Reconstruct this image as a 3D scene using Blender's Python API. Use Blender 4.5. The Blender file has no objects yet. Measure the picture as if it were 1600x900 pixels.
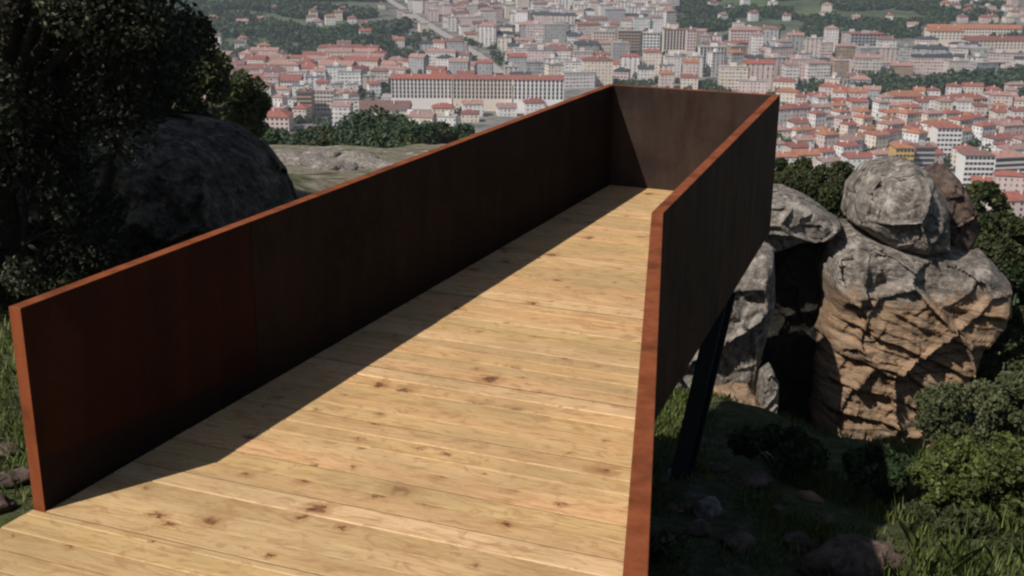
import bpy, math, random
import numpy as np
from mathutils import Vector, noise
random.seed(7); RNG = np.random.default_rng(11)
S = bpy.context.scene; COL = S.collection
R_ = math.radians

# ------------------------------------------------------------------ camera model (pixels of the 1600x900 photograph)
FPX = 2028.2; YAW, PITCH, ROLL = -0.39972, 0.33585, 0.00773
CAM = np.array([4.5751, -4.6445, 3.0101]); PY = 450 + 99.5
_f = np.array([math.sin(YAW)*math.cos(PITCH), math.cos(YAW)*math.cos(PITCH), -math.sin(PITCH)])
_r0 = np.array([math.cos(YAW), -math.sin(YAW), 0.0]); _u0 = np.cross(_r0, _f)
CR = math.cos(ROLL)*_r0 + math.sin(ROLL)*_u0; CU = -math.sin(ROLL)*_r0 + math.cos(ROLL)*_u0; CF = _f
FW = np.array([math.sin(YAW), math.cos(YAW)]); RT = np.array([math.cos(YAW), -math.sin(YAW)])   # level forward / right
def ray(px, py): return CF + CR*(px-800)/FPX + CU*(PY-py)/FPX
def at_z(px, py, z): d = ray(px, py); return CAM + d*((z-CAM[2])/d[2])
def at_w(px, py, w):                       # point on the vertical plane w metres ahead
    d = ray(px, py); return CAM + d*(w/(d[0]*FW[0]+d[1]*FW[1]))
def proj(P):
    d = np.asarray(P, float)-CAM; z = d@CF
    return 800+FPX*(d@CR)/z, PY-FPX*(d@CU)/z, z
def uw(x, y): a, b = x-CAM[0], y-CAM[1]; return a*RT[0]+b*RT[1], a*FW[0]+b*FW[1]
def xy(u, w): return CAM[0]+u*RT[0]+w*FW[0], CAM[1]+u*RT[1]+w*FW[1]

# ------------------------------------------------------------------ terrain
CP = np.array([(-2.8,2.6,-.3),(-.6,.3,-.25),(-1.2,.9,-.3),(-4,4,-.4),(-8,6,-.4),(-5,8,-1.0),(-9,13,-1.2),(-3,5,-1.2),
  (1,0,-.6),(1.5,-3,-.55),(1,4,-1.7),(1,7,-2.5),(1,9.5,-2.9),(3,1,-1.2),(3.2,-1,-.7),(2.2,4.2,-2.0),(1.75,6.35,-2.2),(3.1,8.2,-2.6),
  (4.7,9.1,-2.5),(4.8,5.3,-2.0),(5,2,-1.5),(8,3,-1.6),(8,9,-2.6),(3,10.5,-3.3),(1.3,10.2,-3.0),(2.4,13.2,-4.6),(2.1,15.4,-6.0),(2.7,12.6,-5.0),(3.4,13.6,-5.3),(5,14,-4.3),(.2,15,-5),(0,19,-6.5),(5,18,-5.8),(8,14,-4),(-2,13,-3.8),(-3,9,-2.2),(4.6,-4.6,-.1),
  (0,-6,-.3),(9,-5,-.3),(-6,0,-.1),(-6,-8,.3),(6,-12,.6),(-14,4,.4)])
def sst(a, b, t): t = np.clip((t-a)/(b-a), 0, 1); return t*t*(3-2*t)
def base_h(x, y):
    x = np.asarray(x, float); y = np.asarray(y, float)
    num = 0; den = 0
    for cx, cy, cz in CP:
        k = 1/((x-cx)**2+(y-cy)**2+.25)**1.7; num = num+k*cz; den = den+k
    near = num/den
    u, w = uw(x, y); az = np.arctan2(u, np.maximum(w, 1e-3))
    rr = sst(.06, .2, az)
    left = np.where(w < 40, 3-w*.2108, -5.4-(w-40)*.172)
    right = 3-w*.385
    hill = left*(1-rr)+right*rr
    t = sst(17, 28, w); z = near*(1-t)+hill*t
    zv = -150+np.maximum(w-1350, 0)*.055+sst(.0, -.3, az)*np.maximum(w-1150, 0)*.03+sst(1900, 4500, w)*120
    zv = zv+14*np.sin(x/310+1)*np.cos(y/270)*sst(1250, 1900, w)
    t = sst(190, 560-160*rr, w); z = z*(1-t)+zv*t
    back = sst(3, -60, w); z = z*(1-back)+(z*0+6)*back
    return z
def H(x, y): return float(base_h(x, y))
def hit(px, py, lo=9, hi=5500):            # where a sight line meets the ground
    d = ray(px, py); dw = d[0]*FW[0]+d[1]*FW[1]
    w = np.geomspace(lo, hi, 900); P = CAM[None]+d[None]*(w/dw)[:, None]
    below = P[:, 2] < base_h(P[:, 0], P[:, 1])
    i = int(np.argmax(below)) if below.any() else 899
    return P[i]

# ------------------------------------------------------------------ helpers
def lin(c): return tuple(((v/255)/12.92 if v/255 <= .04045 else ((v/255+.055)/1.055)**2.4) for v in c)
def link(o, parent=None):
    COL.objects.link(o)
    if parent is not None: o.parent = parent
    return o
def tag(o, label=None, cat=None, group=None, kind=None):
    if label: o['label'] = label
    if cat: o['category'] = cat
    if group: o['group'] = group
    if kind: o['kind'] = kind
    return o
def empty(name, loc, rz=0):
    o = bpy.data.objects.new(name, None); o.empty_display_size = .1; o.location = loc; o.rotation_euler = (0, 0, rz); COL.objects.link(o); return o
def mesh(name, v, f, mats, parent=None, smooth=False, mi=None, loc=None):
    me = bpy.data.meshes.new(name)
    if isinstance(f, np.ndarray):
        n, k = f.shape; v = np.asarray(v, np.float32)
        me.vertices.add(len(v)); me.vertices.foreach_set('co', v.ravel())
        me.loops.add(n*k); me.loops.foreach_set('vertex_index', f.ravel().astype(np.int32))
        me.polygons.add(n); me.polygons.foreach_set('loop_start', np.arange(0, n*k, k, dtype=np.int32))
        me.polygons.foreach_set('loop_total', np.full(n, k, np.int32)); me.update(calc_edges=True); me.validate()
    else: me.from_pydata([tuple(map(float, p)) for p in v], [], f); me.update()
    for m in (mats if isinstance(mats, (list, tuple)) else [mats]): me.materials.append(m)
    if mi is not None: me.polygons.foreach_set('material_index', np.asarray(mi, np.int32))
    if smooth: me.polygons.foreach_set('use_smooth', np.ones(len(me.polygons), bool))
    o = bpy.data.objects.new(name, me)
    if loc is not None: o.location = loc
    return link(o, parent)
class MB:
    def __init__(s): s.v = []; s.f = []; s.m = []
    def add(s, v, f, m=0):
        n = len(s.v); s.v += [tuple(p) for p in v]; s.f += [tuple(i+n for i in q) for q in f]; s.m += [m]*len(f)
    def box(s, a, b, m=0):
        x0, y0, z0 = a; x1, y1, z1 = b
        s.add([(x0,y0,z0),(x1,y0,z0),(x1,y1,z0),(x0,y1,z0),(x0,y0,z1),(x1,y0,z1),(x1,y1,z1),(x0,y1,z1)],
              [(0,3,2,1),(4,5,6,7),(0,1,5,4),(1,2,6,5),(2,3,7,6),(3,0,4,7)], m)
    def prism(s, pts, z0, z1, m=0, mtop=None):
        n = len(pts); s.add([(p[0],p[1],z0) for p in pts]+[(p[0],p[1],z1) for p in pts], [tuple(range(n))[::-1]]+[(i,(i+1)%n,(i+1)%n+n,i+n) for i in range(n)], m)
        k = len(s.v)-n; s.f.append(tuple(range(k, k+n))); s.m.append(m if mtop is None else mtop)
    def tube(s, P, rad, n=8, m=0):
        P = [Vector(p) for p in P]; rings = []
        up = Vector((0,0,1))
        v = []
        for i, p in enumerate(P):
            d = (P[min(i+1, len(P)-1)]-P[max(i-1, 0)]).normalized()
            a = d.cross(up if abs(d.z) < .95 else Vector((1,0,0))).normalized(); b = d.cross(a)
            for k in range(n): t = 2*math.pi*k/n; v.append(p+(a*math.cos(t)+b*math.sin(t))*rad[i])
        f = [(i*n+k, i*n+(k+1)%n, (i+1)*n+(k+1)%n, (i+1)*n+k) for i in range(len(P)-1) for k in range(n)]
        f += [tuple(range(n))[::-1], tuple(range((len(P)-1)*n, len(P)*n))]
        s.add(v, f, m)
    def build(s, name, mats, parent=None, smooth=False, loc=None): return mesh(name, s.v, s.f, mats, parent, smooth, s.m, loc)

# ------------------------------------------------------------------ materials
def newmat(name, rough=.8, spec=.3, metallic=0):
    m = bpy.data.materials.new(name); m.use_nodes = True; nt = m.node_tree; b = nt.nodes['Principled BSDF']
    b.inputs['Roughness'].default_value = rough; b.inputs['Specular IOR Level'].default_value = spec; b.inputs['Metallic'].default_value = metallic
    return m, nt, b
class NT:
    def __init__(s, nt): s.nt = nt; s.n = nt.nodes; s.l = nt.links
    def _in(s, sock, v):
        if isinstance(v, bpy.types.NodeSocket): s.l.new(v, sock)
        elif v is not None: sock.default_value = v
    def coord(s, which='Object'): return s.n.new('ShaderNodeTexCoord').outputs[which]
    def mapping(s, vec, scale=(1,1,1), rot=(0,0,0), loc=(0,0,0)):
        n = s.n.new('ShaderNodeMapping'); s._in(n.inputs['Vector'], vec); n.inputs['Scale'].default_value = scale; n.inputs['Rotation'].default_value = rot; s._in(n.inputs['Location'], loc); return n.outputs[0]
    def noise(s, vec, scale=5, detail=4, rough=.6, dist=0, out='Fac'):
        n = s.n.new('ShaderNodeTexNoise'); s._in(n.inputs['Vector'], vec); n.inputs['Scale'].default_value = scale; n.inputs['Detail'].default_value = detail
        n.inputs['Roughness'].default_value = rough; n.inputs['Distortion'].default_value = dist; return n.outputs[out]
    def vor(s, vec, scale=5, feature='F1', out='Distance', rnd=1, dim='3D'):
        n = s.n.new('ShaderNodeTexVoronoi'); n.voronoi_dimensions = dim; n.feature = feature; s._in(n.inputs['Vector'], vec); n.inputs['Scale'].default_value = scale; n.inputs['Randomness'].default_value = rnd; return n.outputs[out]
    def math(s, op, a, b=None, c=None, clamp=False):
        n = s.n.new('ShaderNodeMath'); n.operation = op; n.use_clamp = clamp
        for i, v in enumerate((a, b, c)):
            if v is not None: s._in(n.inputs[i], v)
        return n.outputs[0]
    def ramp(s, fac, stops, interp='LINEAR'):
        n = s.n.new('ShaderNodeValToRGB'); n.color_ramp.interpolation = interp; e = n.color_ramp.elements
        while len(e) < len(stops): e.new(.5)
        for i, (p, c) in enumerate(stops): e[i].position = p; e[i].color = (c if isinstance(c, (tuple, list)) else (c,c,c))[:3]+(1,)
        s._in(n.inputs[0], fac); return n.outputs[0]
    def mix(s, fac, a, b, mode='MIX'):
        n = s.n.new('ShaderNodeMix'); n.data_type = 'RGBA'; n.blend_type = mode; s._in(n.inputs[0], fac)
        for sock, v in ((n.inputs[6], a), (n.inputs[7], b)): s._in(sock, (tuple(v)+(1,))[:4] if isinstance(v, (tuple, list)) else v)
        return n.outputs[2]
    def bump(s, b, h, strength=.5, dist=.05):
        n = s.n.new('ShaderNodeBump'); n.inputs['Strength'].default_value = strength; n.inputs['Distance'].default_value = dist; s.l.new(h, n.inputs['Height']); s.l.new(n.outputs[0], b.inputs['Normal'])
    def sep(s, vec): n = s.n.new('ShaderNodeSeparateXYZ'); s.l.new(vec, n.inputs[0]); return n.outputs
    def comb(s, x, y, z):
        n = s.n.new('ShaderNodeCombineXYZ')
        for i, v in enumerate((x, y, z)): s._in(n.inputs[i], v)
        return n.outputs[0]
    def attr(s, name, out='Fac'): n = s.n.new('ShaderNodeAttribute'); n.attribute_name = name; return n.outputs[out]
    def rnd(s): return s.n.new('ShaderNodeObjectInfo').outputs['Random']

def m_wood():
    m, nt, b = newmat('pine_boards', .62, .3); N = NT(nt)
    co = N.coord(); x, y, z = N.sep(co); r = N.attr('board')
    off = N.math('MULTIPLY', r, 37.0)
    g = N.comb(N.math('ADD', N.math('MULTIPLY', x, .7), off), N.math('MULTIPLY', y, 6.5), off)
    grain = N.noise(g, 2.6, 7, .66, 2.4)
    fine = N.noise(N.comb(N.math('MULTIPLY', x, 1.2), N.math('MULTIPLY', y, 60), off), 1.6, 3, .6)
    base = N.ramp(grain, [(.22, (.38,.22,.105)), (.42, (.66,.44,.23)), (.58, (.82,.60,.36)), (.78, (.50,.30,.145))])
    tint = N.ramp(r, [(0, (.92,.76,.60)), (.18, (1.0,.95,.84)), (.36, (.76,.70,.58)), (.54, (1.0,.84,.72)), (.7, (.85,.82,.64)), (.85, (.90,.77,.62)), (1, (1.0,.94,.88))])
    c = N.mix(1, base, tint, 'MULTIPLY')
    c = N.mix(N.math('MULTIPLY', N.ramp(fine, [(.45, 0.0), (.7, 1.0)]), .22), c, (.36,.2,.08))
    # knots: one possible per cell of the board, elongated along the grain
    kx = N.math('ADD', N.math('MULTIPLY', x, 2.6), off)
    wob = N.noise(co, 17, 4, .65, 0, 'Color'); wx, wy, wz = N.sep(wob)
    kv = N.comb(N.math('ADD', kx, N.math('MULTIPLY', wx, .5)), N.math('ADD', N.math('MULTIPLY', y, 2.84), N.math('MULTIPLY', wy, .42)), off)
    kd = N.vor(kv, 1.0, dim='2D'); kc = N.vor(kv, 1.0, 'F1', 'Color', dim='2D'); kr, kg, kb = N.sep(kc)
    size = N.math('MULTIPLY', N.math('GREATER_THAN', kr, .42), N.math('ADD', .035, N.math('MULTIPLY', N.math('POWER', kg, 2.4), .12)))
    core = N.math('SUBTRACT', 1, N.math('DIVIDE', kd, N.math('ADD', size, .0001)), None, True)
    halo = N.math('SUBTRACT', 1, N.math('DIVIDE', kd, N.math('ADD', N.math('MULTIPLY', size, 2.6), .0001)), None, True)
    c = N.mix(N.math('MULTIPLY', N.math('POWER', halo, .7), .85), c, (.36,.16,.06))
    c = N.mix(N.math('MULTIPLY', N.math('POWER', core, .35), .95), c, (.11,.045,.02))
    sw = N.noise(N.comb(N.math('ADD', N.math('MULTIPLY', x, 1.6), off), N.math('MULTIPLY', y, 3.4), off), 1.9, 4, .6, 3.2)
    c = N.mix(N.math('MULTIPLY', N.ramp(sw, [(.54, 0.0), (.62, 1.0)]), .6), c, (.40,.21,.10))
    c = N.mix(N.math('MULTIPLY', N.ramp(sw, [(.28, 1.0), (.38, 0.0)]), .35), c, (.78,.58,.36))
    blot = N.noise(N.comb(N.math('MULTIPLY', x, .8), N.math('MULTIPLY', y, 1.5), 3.0), 1.6, 3, .5)
    c = N.mix(N.math('MULTIPLY', N.ramp(blot, [(.42, 0.0), (.7, 1.0)]), .5), c, (.40,.27,.13))
    nt.links.new(c, b.inputs['Base Color'])
    N.bump(b, N.math('ADD', grain, N.math('MULTIPLY', fine, .5)), .25, .004)
    return m
def m_corten(name, c1, c2, c3, rough=.6, sc=1.0, foot=False):
    m, nt, b = newmat(name, rough, .12); N = NT(nt); co = N.coord()
    st = N.noise(N.mapping(co, (3.2*sc, 3.2*sc, .5)), 1.6, 5, .6)
    sp = N.noise(co, 22*sc, 5, .65)
    c = N.ramp(st, [(.3, c1), (.5, c2), (.72, c3)])
    c = N.mix(N.math('MULTIPLY', sp, .5), c, N.ramp(sp, [(.35, c1), (.7, c3)]))
    pt = N.noise(N.mapping(co, (1,1,1), (0,0,0), (4,1,8)), 1.3*sc, 4, .6); c = N.mix(N.ramp(pt, [(.5, 0.0), (.66, .8)]), c, tuple(v*.45 for v in c2))
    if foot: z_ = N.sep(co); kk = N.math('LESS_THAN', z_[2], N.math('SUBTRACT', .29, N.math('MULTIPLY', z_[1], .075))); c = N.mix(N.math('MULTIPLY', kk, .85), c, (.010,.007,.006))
    nt.links.new(c, b.inputs['Base Color']); nt.links.new(N.ramp(sp, [(.3, rough-.12), (.7, rough+.15)]), b.inputs['Roughness'])
    N.bump(b, sp, .15, .003); return m
def m_rock(name, pale, mid, dark, warm=None, strata=False, scale=1.0):
    m, nt, b = newmat(name, .93, .15); N = NT(nt); co = N.coord()
    n1 = N.noise(co, 1.5*scale, 6, .62, .6); n2 = N.noise(co, 9*scale, 6, .7); n3 = N.noise(co, 45*scale, 4, .7)
    c = N.ramp(n1, [(.32, dark), (.47, mid), (.66, pale)])
    c = N.mix(.6, c, N.ramp(n2, [(.36, dark), (.5, mid), (.62, pale)]))
    lich = N.ramp(N.noise(N.mapping(co, (1,1,1), (0,0,0), (7,3,1)), 4.2*scale, 5, .75), [(.54, 0.0), (.62, 1.0)])
    c = N.mix(N.math('MULTIPLY', lich, .55), c, tuple(min(1, v*1.5) for v in pale))
    spots = N.ramp(N.noise(N.mapping(co, (1,1,1), (0,0,0), (2,9,4)), 6.0*scale, 5, .8), [(.56, 0.0), (.64, 1.0)])
    c = N.mix(N.math('MULTIPLY', spots, .7), c, tuple(v*.55 for v in dark))
    if warm:
        z = N.sep(co)[2]; w = N.noise(co, 2.2, 3, .6)
        k = N.ramp(N.math('ADD', N.math('MULTIPLY', z, .55), N.math('MULTIPLY', w, .55)), [(.66, 1.0), (.84, 0.0)])
        stv = N.mapping(co, (.6, .6, 6.5), (0, R_(14), 0)); st = N.noise(stv, 1.6, 6, .7, .8)
        wc = N.ramp(st, [(.33, tuple(v*.12 for v in warm)), (.43, tuple(v*.5 for v in warm)), (.56, warm), (.75, tuple(min(1, v*1.25) for v in warm))])
        wc = N.mix(N.math('MULTIPLY', N.ramp(n2, [(.45, 0.0), (.62, 1.0)]), .4), wc, mid)
        c = N.mix(N.math('MULTIPLY', k, .9), c, wc)
        N.bump(b, N.math('ADD', N.math('MULTIPLY', st, 1.5), N.math('ADD', n2, N.math('MULTIPLY', n3, .4))), .8, .06)
    else: N.bump(b, N.math('ADD', n2, N.math('MULTIPLY', n3, .5)), .85, .05)
    nt.links.new(c, b.inputs['Base Color']); return m
def m_leaf(name, cols, trans=.25):
    m, nt, b = newmat(name, .62, .3); N = NT(nt); co = N.coord()
    r = N.attr('leaf'); big = N.noise(co, 1.1, 2, .5)
    k = N.math('ADD', N.math('MULTIPLY', r, .7), N.math('MULTIPLY', big, .4), None, True)
    c = N.ramp(k, [(i/(len(cols)-1), q) for i, q in enumerate(cols)])
    nt.links.new(c, b.inputs['Base Color'])
    t = nt.nodes.new('ShaderNodeBsdfTranslucent'); nt.links.new(c, t.inputs[0])
    mx = nt.nodes.new('ShaderNodeMixShader'); mx.inputs[0].default_value = trans
    nt.links.new(b.outputs[0], mx.inputs[1]); nt.links.new(t.outputs[0], mx.inputs[2]); nt.links.new(mx.outputs[0], nt.nodes['Material Output'].inputs[0]); return m
def m_plain(name, c, rough=.8, var=.15, scale=6, spec=.25):
    m, nt, b = newmat(name, rough, spec); N = NT(nt)
    n = N.noise(N.coord(), scale, 4, .6)
    nt.links.new(N.ramp(n, [(.3, tuple(v*(1-var) for v in c)), (.7, tuple(min(1, v*(1+var)) for v in c))]), b.inputs['Base Color']); return m
def m_facade(name, c, style):
    m, nt, b = newmat(name, .85, .2); N = NT(nt)
    u, v, _ = N.sep(N.coord('UV')); rn = N.rnd()
    fu = N.math('FRACT', N.math('DIVIDE', u, 3.1 if style != 2 else 4.4)); fv = N.math('FRACT', N.math('DIVIDE', v, 3.0))
    wu = {0: .17, 1: .33, 2: .17}[style]; wv = {0: .22, 1: .19, 2: .5}[style]
    a = N.math('LESS_THAN', N.math('ABSOLUTE', N.math('SUBTRACT', fu, .5)), wu); d = N.math('LESS_THAN', N.math('ABSOLUTE', N.math('SUBTRACT', fv, .52)), wv)
    k = N.math('MULTIPLY', a, d)
    st = N.noise(N.comb(N.math('MULTIPLY', u, .12), N.math('MULTIPLY', v, .05), N.math('MULTIPLY', rn, 50)), 1.5, 4, .6)
    base = N.ramp(st, [(.3, tuple(q*.86 for q in c)), (.7, tuple(min(1, q*1.08) for q in c))])
    cell = N.comb(N.math('FLOOR', N.math('DIVIDE', u, 3.1)), N.math('FLOOR', N.math('DIVIDE', v, 3.0)), rn)
    wn = nt.nodes.new('ShaderNodeTexWhiteNoise'); nt.links.new(cell, wn.inputs['Vector'])
    glass = N.ramp(wn.outputs['Value'], [(0, (.05,.055,.065)), (.4, (.13,.13,.14)), (.7, (.34,.31,.29)), (1, (.5,.46,.43))])
    if style == 2: glass = N.mix(N.math('LESS_THAN', fv, .38), glass, tuple(q*.7 for q in c))
    nt.links.new(N.mix(k, base, glass), b.inputs['Base Color']); return m
def m_tiles(name, c):
    m, nt, b = newmat(name, .85, .2); N = NT(nt); co = N.coord(); rn = N.rnd()
    n = N.noise(N.mapping(co, (.5,.5,.5), (0,0,0), N.comb(N.math('MULTIPLY', rn, 40), 0, 0)), 1.0, 5, .7)
    cc = N.ramp(n, [(.28, tuple(q*.62 for q in c)), (.5, c), (.72, tuple(min(1, q*1.25) for q in c))])
    br = N.ramp(rn, [(0, (.78,.8,.82)), (.5, (1,1,1)), (1, (1.15,1.02,.96))])
    nt.links.new(N.mix(1, cc, br, 'MULTIPLY'), b.inputs['Base Color']); return m
def m_ground():
    m, nt, b = newmat('hillside_ground', .95, .1); N = NT(nt)
    co = N.n.new('ShaderNodeNewGeometry').outputs['Position']
    zr, zg, zb = N.sep(N.attr('zone', 'Color'))          # r: near soil, g: town, b: rocky clearing
    n1 = N.noise(co, .9, 6, .65); n2 = N.noise(co, 7, 5, .7); n3 = N.noise(co, .035, 5, .65); n4 = N.noise(co, .009, 4, .6); n5 = N.noise(co, .045, 6, .8)
    near = N.ramp(n2, [(.3, (.03,.03,.018)), (.45, (.05,.058,.025)), (.58, (.09,.085,.05)), (.72, (.20,.18,.15))])
    near = N.mix(N.ramp(n1, [(.45, 0.0), (.65, 1.0)]), near, N.ramp(n2, [(.35, (.04,.055,.018)), (.65, (.09,.10,.035))]))
    clear = N.ramp(N.noise(co, .55, 8, .85), [(.40, (.06,.075,.03)), (.47, (.17,.145,.09)), (.53, (.28,.24,.19)), (.58, (.13,.12,.07)), (.64, (.5,.46,.41))])
    green = N.ramp(n3, [(.3, (.03,.055,.028)), (.48, (.065,.10,.04)), (.62, (.11,.155,.06)), (.78, (.22,.20,.12))])
    green = N.mix(.4, green, N.ramp(n5, [(.35, (.02,.035,.02)), (.62, (.08,.11,.05))]))
    town = N.ramp(n5, [(.34, (.05,.075,.04)), (.45, (.16,.155,.14)), (.56, (.30,.265,.25)), (.7, (.12,.115,.11))])
    sk = N.vor(N.mapping(co, (1,1,1), (0,0,0)), .9); sk2 = N.noise(co, .12, 3, .6); clear = N.mix(N.math('MULTIPLY', N.ramp(sk, [(.22, 1.0), (.34, 0.0)]), N.ramp(sk2, [(.42, 0.0), (.55, 1.0)])), clear, (.50,.46,.42)); clear = N.mix(N.ramp(N.noise(co, 1.4, 4, .7), [(.55, 0.0), (.63, .8)]), clear, (.05,.06,.03))
    green = N.mix(N.ramp(n4, [(.5, 0.0), (.56, .6)]), green, (.13,.19,.07)); c = N.mix(zr, green, near); c = N.mix(zb, c, clear); c = N.mix(zg, c, town)
    nt.links.new(c, b.inputs['Base Color']); N.bump(b, n2, .6, .08); return m

M = {}
M['wood'] = m_wood(); M['wood_edge'] = m_plain('dirty_board_edge', (.09,.055,.03), .9, .4, 9)
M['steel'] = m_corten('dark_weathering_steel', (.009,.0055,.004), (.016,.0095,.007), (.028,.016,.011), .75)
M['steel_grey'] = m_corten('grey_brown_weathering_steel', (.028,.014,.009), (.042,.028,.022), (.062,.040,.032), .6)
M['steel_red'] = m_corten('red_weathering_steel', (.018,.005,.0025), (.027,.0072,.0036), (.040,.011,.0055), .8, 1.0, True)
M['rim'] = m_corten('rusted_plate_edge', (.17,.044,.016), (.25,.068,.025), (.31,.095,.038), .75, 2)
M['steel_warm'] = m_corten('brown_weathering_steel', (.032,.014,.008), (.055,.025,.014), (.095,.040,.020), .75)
M['beam'] = m_plain('dark_grey_paint', (.022,.025,.032), .5)
M['rock'] = m_rock('lichened_granite', (.42,.375,.33), (.21,.18,.155), (.06,.052,.046))
M['rock_warm'] = m_rock('split_granite', (.40,.355,.31), (.20,.17,.145), (.06,.05,.044), (.46,.29,.17))
M['rock_brown'] = m_rock('brown_granite', (.20,.14,.11), (.12,.085,.07), (.05,.035,.03))
M['rock_dark'] = m_rock('dark_stained_granite', (.05,.045,.038), (.028,.025,.021), (.012,.011,.01))  # shade of the crevice put into the rock colour, near black
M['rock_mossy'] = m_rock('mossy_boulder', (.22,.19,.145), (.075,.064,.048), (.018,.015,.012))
M['ground'] = m_ground()
M['leaf_dark'] = m_leaf('dark_oak_leaves', [(.010,.013,.007), (.022,.027,.013), (.05,.052,.028), (.24,.23,.15)])
M['leaf_olive'] = m_leaf('olive_leaves', [(.02,.028,.010), (.05,.06,.02), (.115,.125,.045)])
M['leaf_bush'] = m_leaf('bush_leaves', [(.015,.028,.01), (.03,.05,.015), (.06,.085,.025)])
M['leaf_bright'] = m_leaf('bramble_leaves', [(.035,.05,.014), (.10,.12,.03), (.25,.26,.08)])
M['leaf_grey'] = m_leaf('broom_leaves', [(.04,.052,.022), (.10,.112,.05), (.22,.22,.11)])
M['leaf_far'] = m_leaf('distant_leaves', [(.025,.045,.024), (.05,.08,.036), (.10,.14,.06)], .1)
M['grass'] = m_leaf('grass_blades', [(.06,.085,.02), (.14,.19,.045), (.34,.32,.15)])
M['bark'] = m_plain('bark', (.06,.048,.038), .95, .4, 14)
M['asphalt'] = m_plain('pale_asphalt', (.42,.38,.35), .9)
WALLS = {'white': (.86,.83,.81), 'off-white': (.80,.74,.71), 'cream': (.80,.69,.59), 'beige': (.70,.60,.54), 'pinkish': (.72,.57,.53), 'grey': (.45,.44,.44), 'tan': (.42,.30,.22), 'ochre': (.62,.42,.16), 'brick': (.33,.16,.11)}
MW = {k: [m_facade('%s_facade' % k.replace('-', '_'), c, s) for s in range(3)] for k, c in WALLS.items()}
ROOFS = {'red tiled': (.32,.125,.10), 'orange tiled': (.40,.18,.11), 'faded pink tiled': (.38,.24,.21), 'brown tiled': (.24,.14,.12), 'grey flat': (.22,.22,.225), 'pale flat': (.42,.39,.36), 'dark slate': (.075,.08,.09)}
MR = {k: m_tiles('%s_roof' % k.replace(' ', '_'), c) for k, c in ROOFS.items()}
M['glass'] = m_plain('window_glass', (.06,.065,.075), .25, .3, 3, .5)
M['white'] = m_plain('white_render', (.72,.70,.67))

# ------------------------------------------------------------------ foliage
def leaf_mesh(name, centres, radii, n, size, mat, parent=None, loc=None, flat=0.0, aspect=1.8, seed=1, shell=.55):
    """n leaf-sized faces spread through clumps: centres (k,3), radii (k,3)"""
    r = np.random.default_rng(seed); centres = np.asarray(centres, float); radii = np.asarray(radii, float)
    if radii.ndim == 1: radii = np.repeat(radii[:, None], 3, 1)
    vol = (radii.prod(1))**(2/3); k = r.choice(len(centres), n, p=vol/vol.sum())
    d = r.normal(size=(n, 3)); d /= np.linalg.norm(d, axis=1)[:, None]
    rad = r.uniform(shell**3, 1.12, n)**(1/3)
    P = centres[k]+d*radii[k]*rad[:, None]
    a = r.normal(size=(n, 3)); a[:, 2] *= (1-flat); a /= np.linalg.norm(a, axis=1)[:, None]
    b = np.cross(a, d+r.normal(size=(n, 3))*.8); b /= np.linalg.norm(b, axis=1)[:, None]+1e-9
    s = size*r.uniform(.55, 1.3, n)[:, None]
    V = np.stack([P-a*s*.5*aspect, P+b*s*.5, P+a*s*.5*aspect, P-b*s*.5], 1).reshape(-1, 3)
    F = np.arange(4*n).reshape(n, 4)
    o = mesh(name, V, F, mat, parent, loc=loc)
    at = o.data.attributes.new('leaf', 'FLOAT', 'FACE'); q = np.clip(r.beta(1.6, 2.6, n)+(r.uniform(size=len(centres))[k]-.5)*.45, 0, 1); at.data.foreach_set('value', q.astype(np.float32))
    return o
def clumps(c, R, k, r0, seed, hollow=.3):
    r = np.random.default_rng(seed); d = r.normal(size=(k, 3)); d /= np.linalg.norm(d, axis=1)[:, None]
    rad = r.uniform(hollow, 1, k)**.5
    return np.array(c)+d*np.array(R)*rad[:, None], r.uniform(.7, 1.35, k)*r0
def tree(name, base, crown_c, R, k, r0, n, leaf, mat, trunk_r, label, cat='tree', group=None, seed=1, limbs=7):
    root = empty(name, base); b = np.array(base); cc = np.array(crown_c)-b
    C_, Rr = clumps(cc, R, k, r0, seed)
    leaf_mesh('crown', C_, Rr, n, leaf, mat, root, seed=seed)
    rr = random.Random(seed); t = MB(); mid = cc*.5+np.array([rr.uniform(-.1,.1)*R[0], rr.uniform(-.1,.1)*R[0], 0])
    top = cc+np.array([0,0,R[2]*.4])
    t.tube([(0,0,-.3), tuple(mid*.5), tuple(mid), tuple(cc), tuple(top)], [trunk_r*1.3, trunk_r, trunk_r*.85, trunk_r*.5, trunk_r*.15], 8)
    for i in range(limbs):
        e = C_[rr.randrange(len(C_))]; s = mid+(cc-mid)*rr.uniform(0, .9); q = (s+e)/2+np.array([0,0,-.1*R[2]])
        t.tube([tuple(s), tuple(q), tuple(e)], [trunk_r*.42, trunk_r*.26, trunk_r*.08], 6)
    t.build('trunk', M['bark'], root, True)
    return tag(root, label, cat, group)
def copy_tree(o, parent=None):
    c = o.copy(); COL.objects.link(c); c.parent = parent
    for ch in list(o.children): copy_tree(ch, c)
    return c

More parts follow.
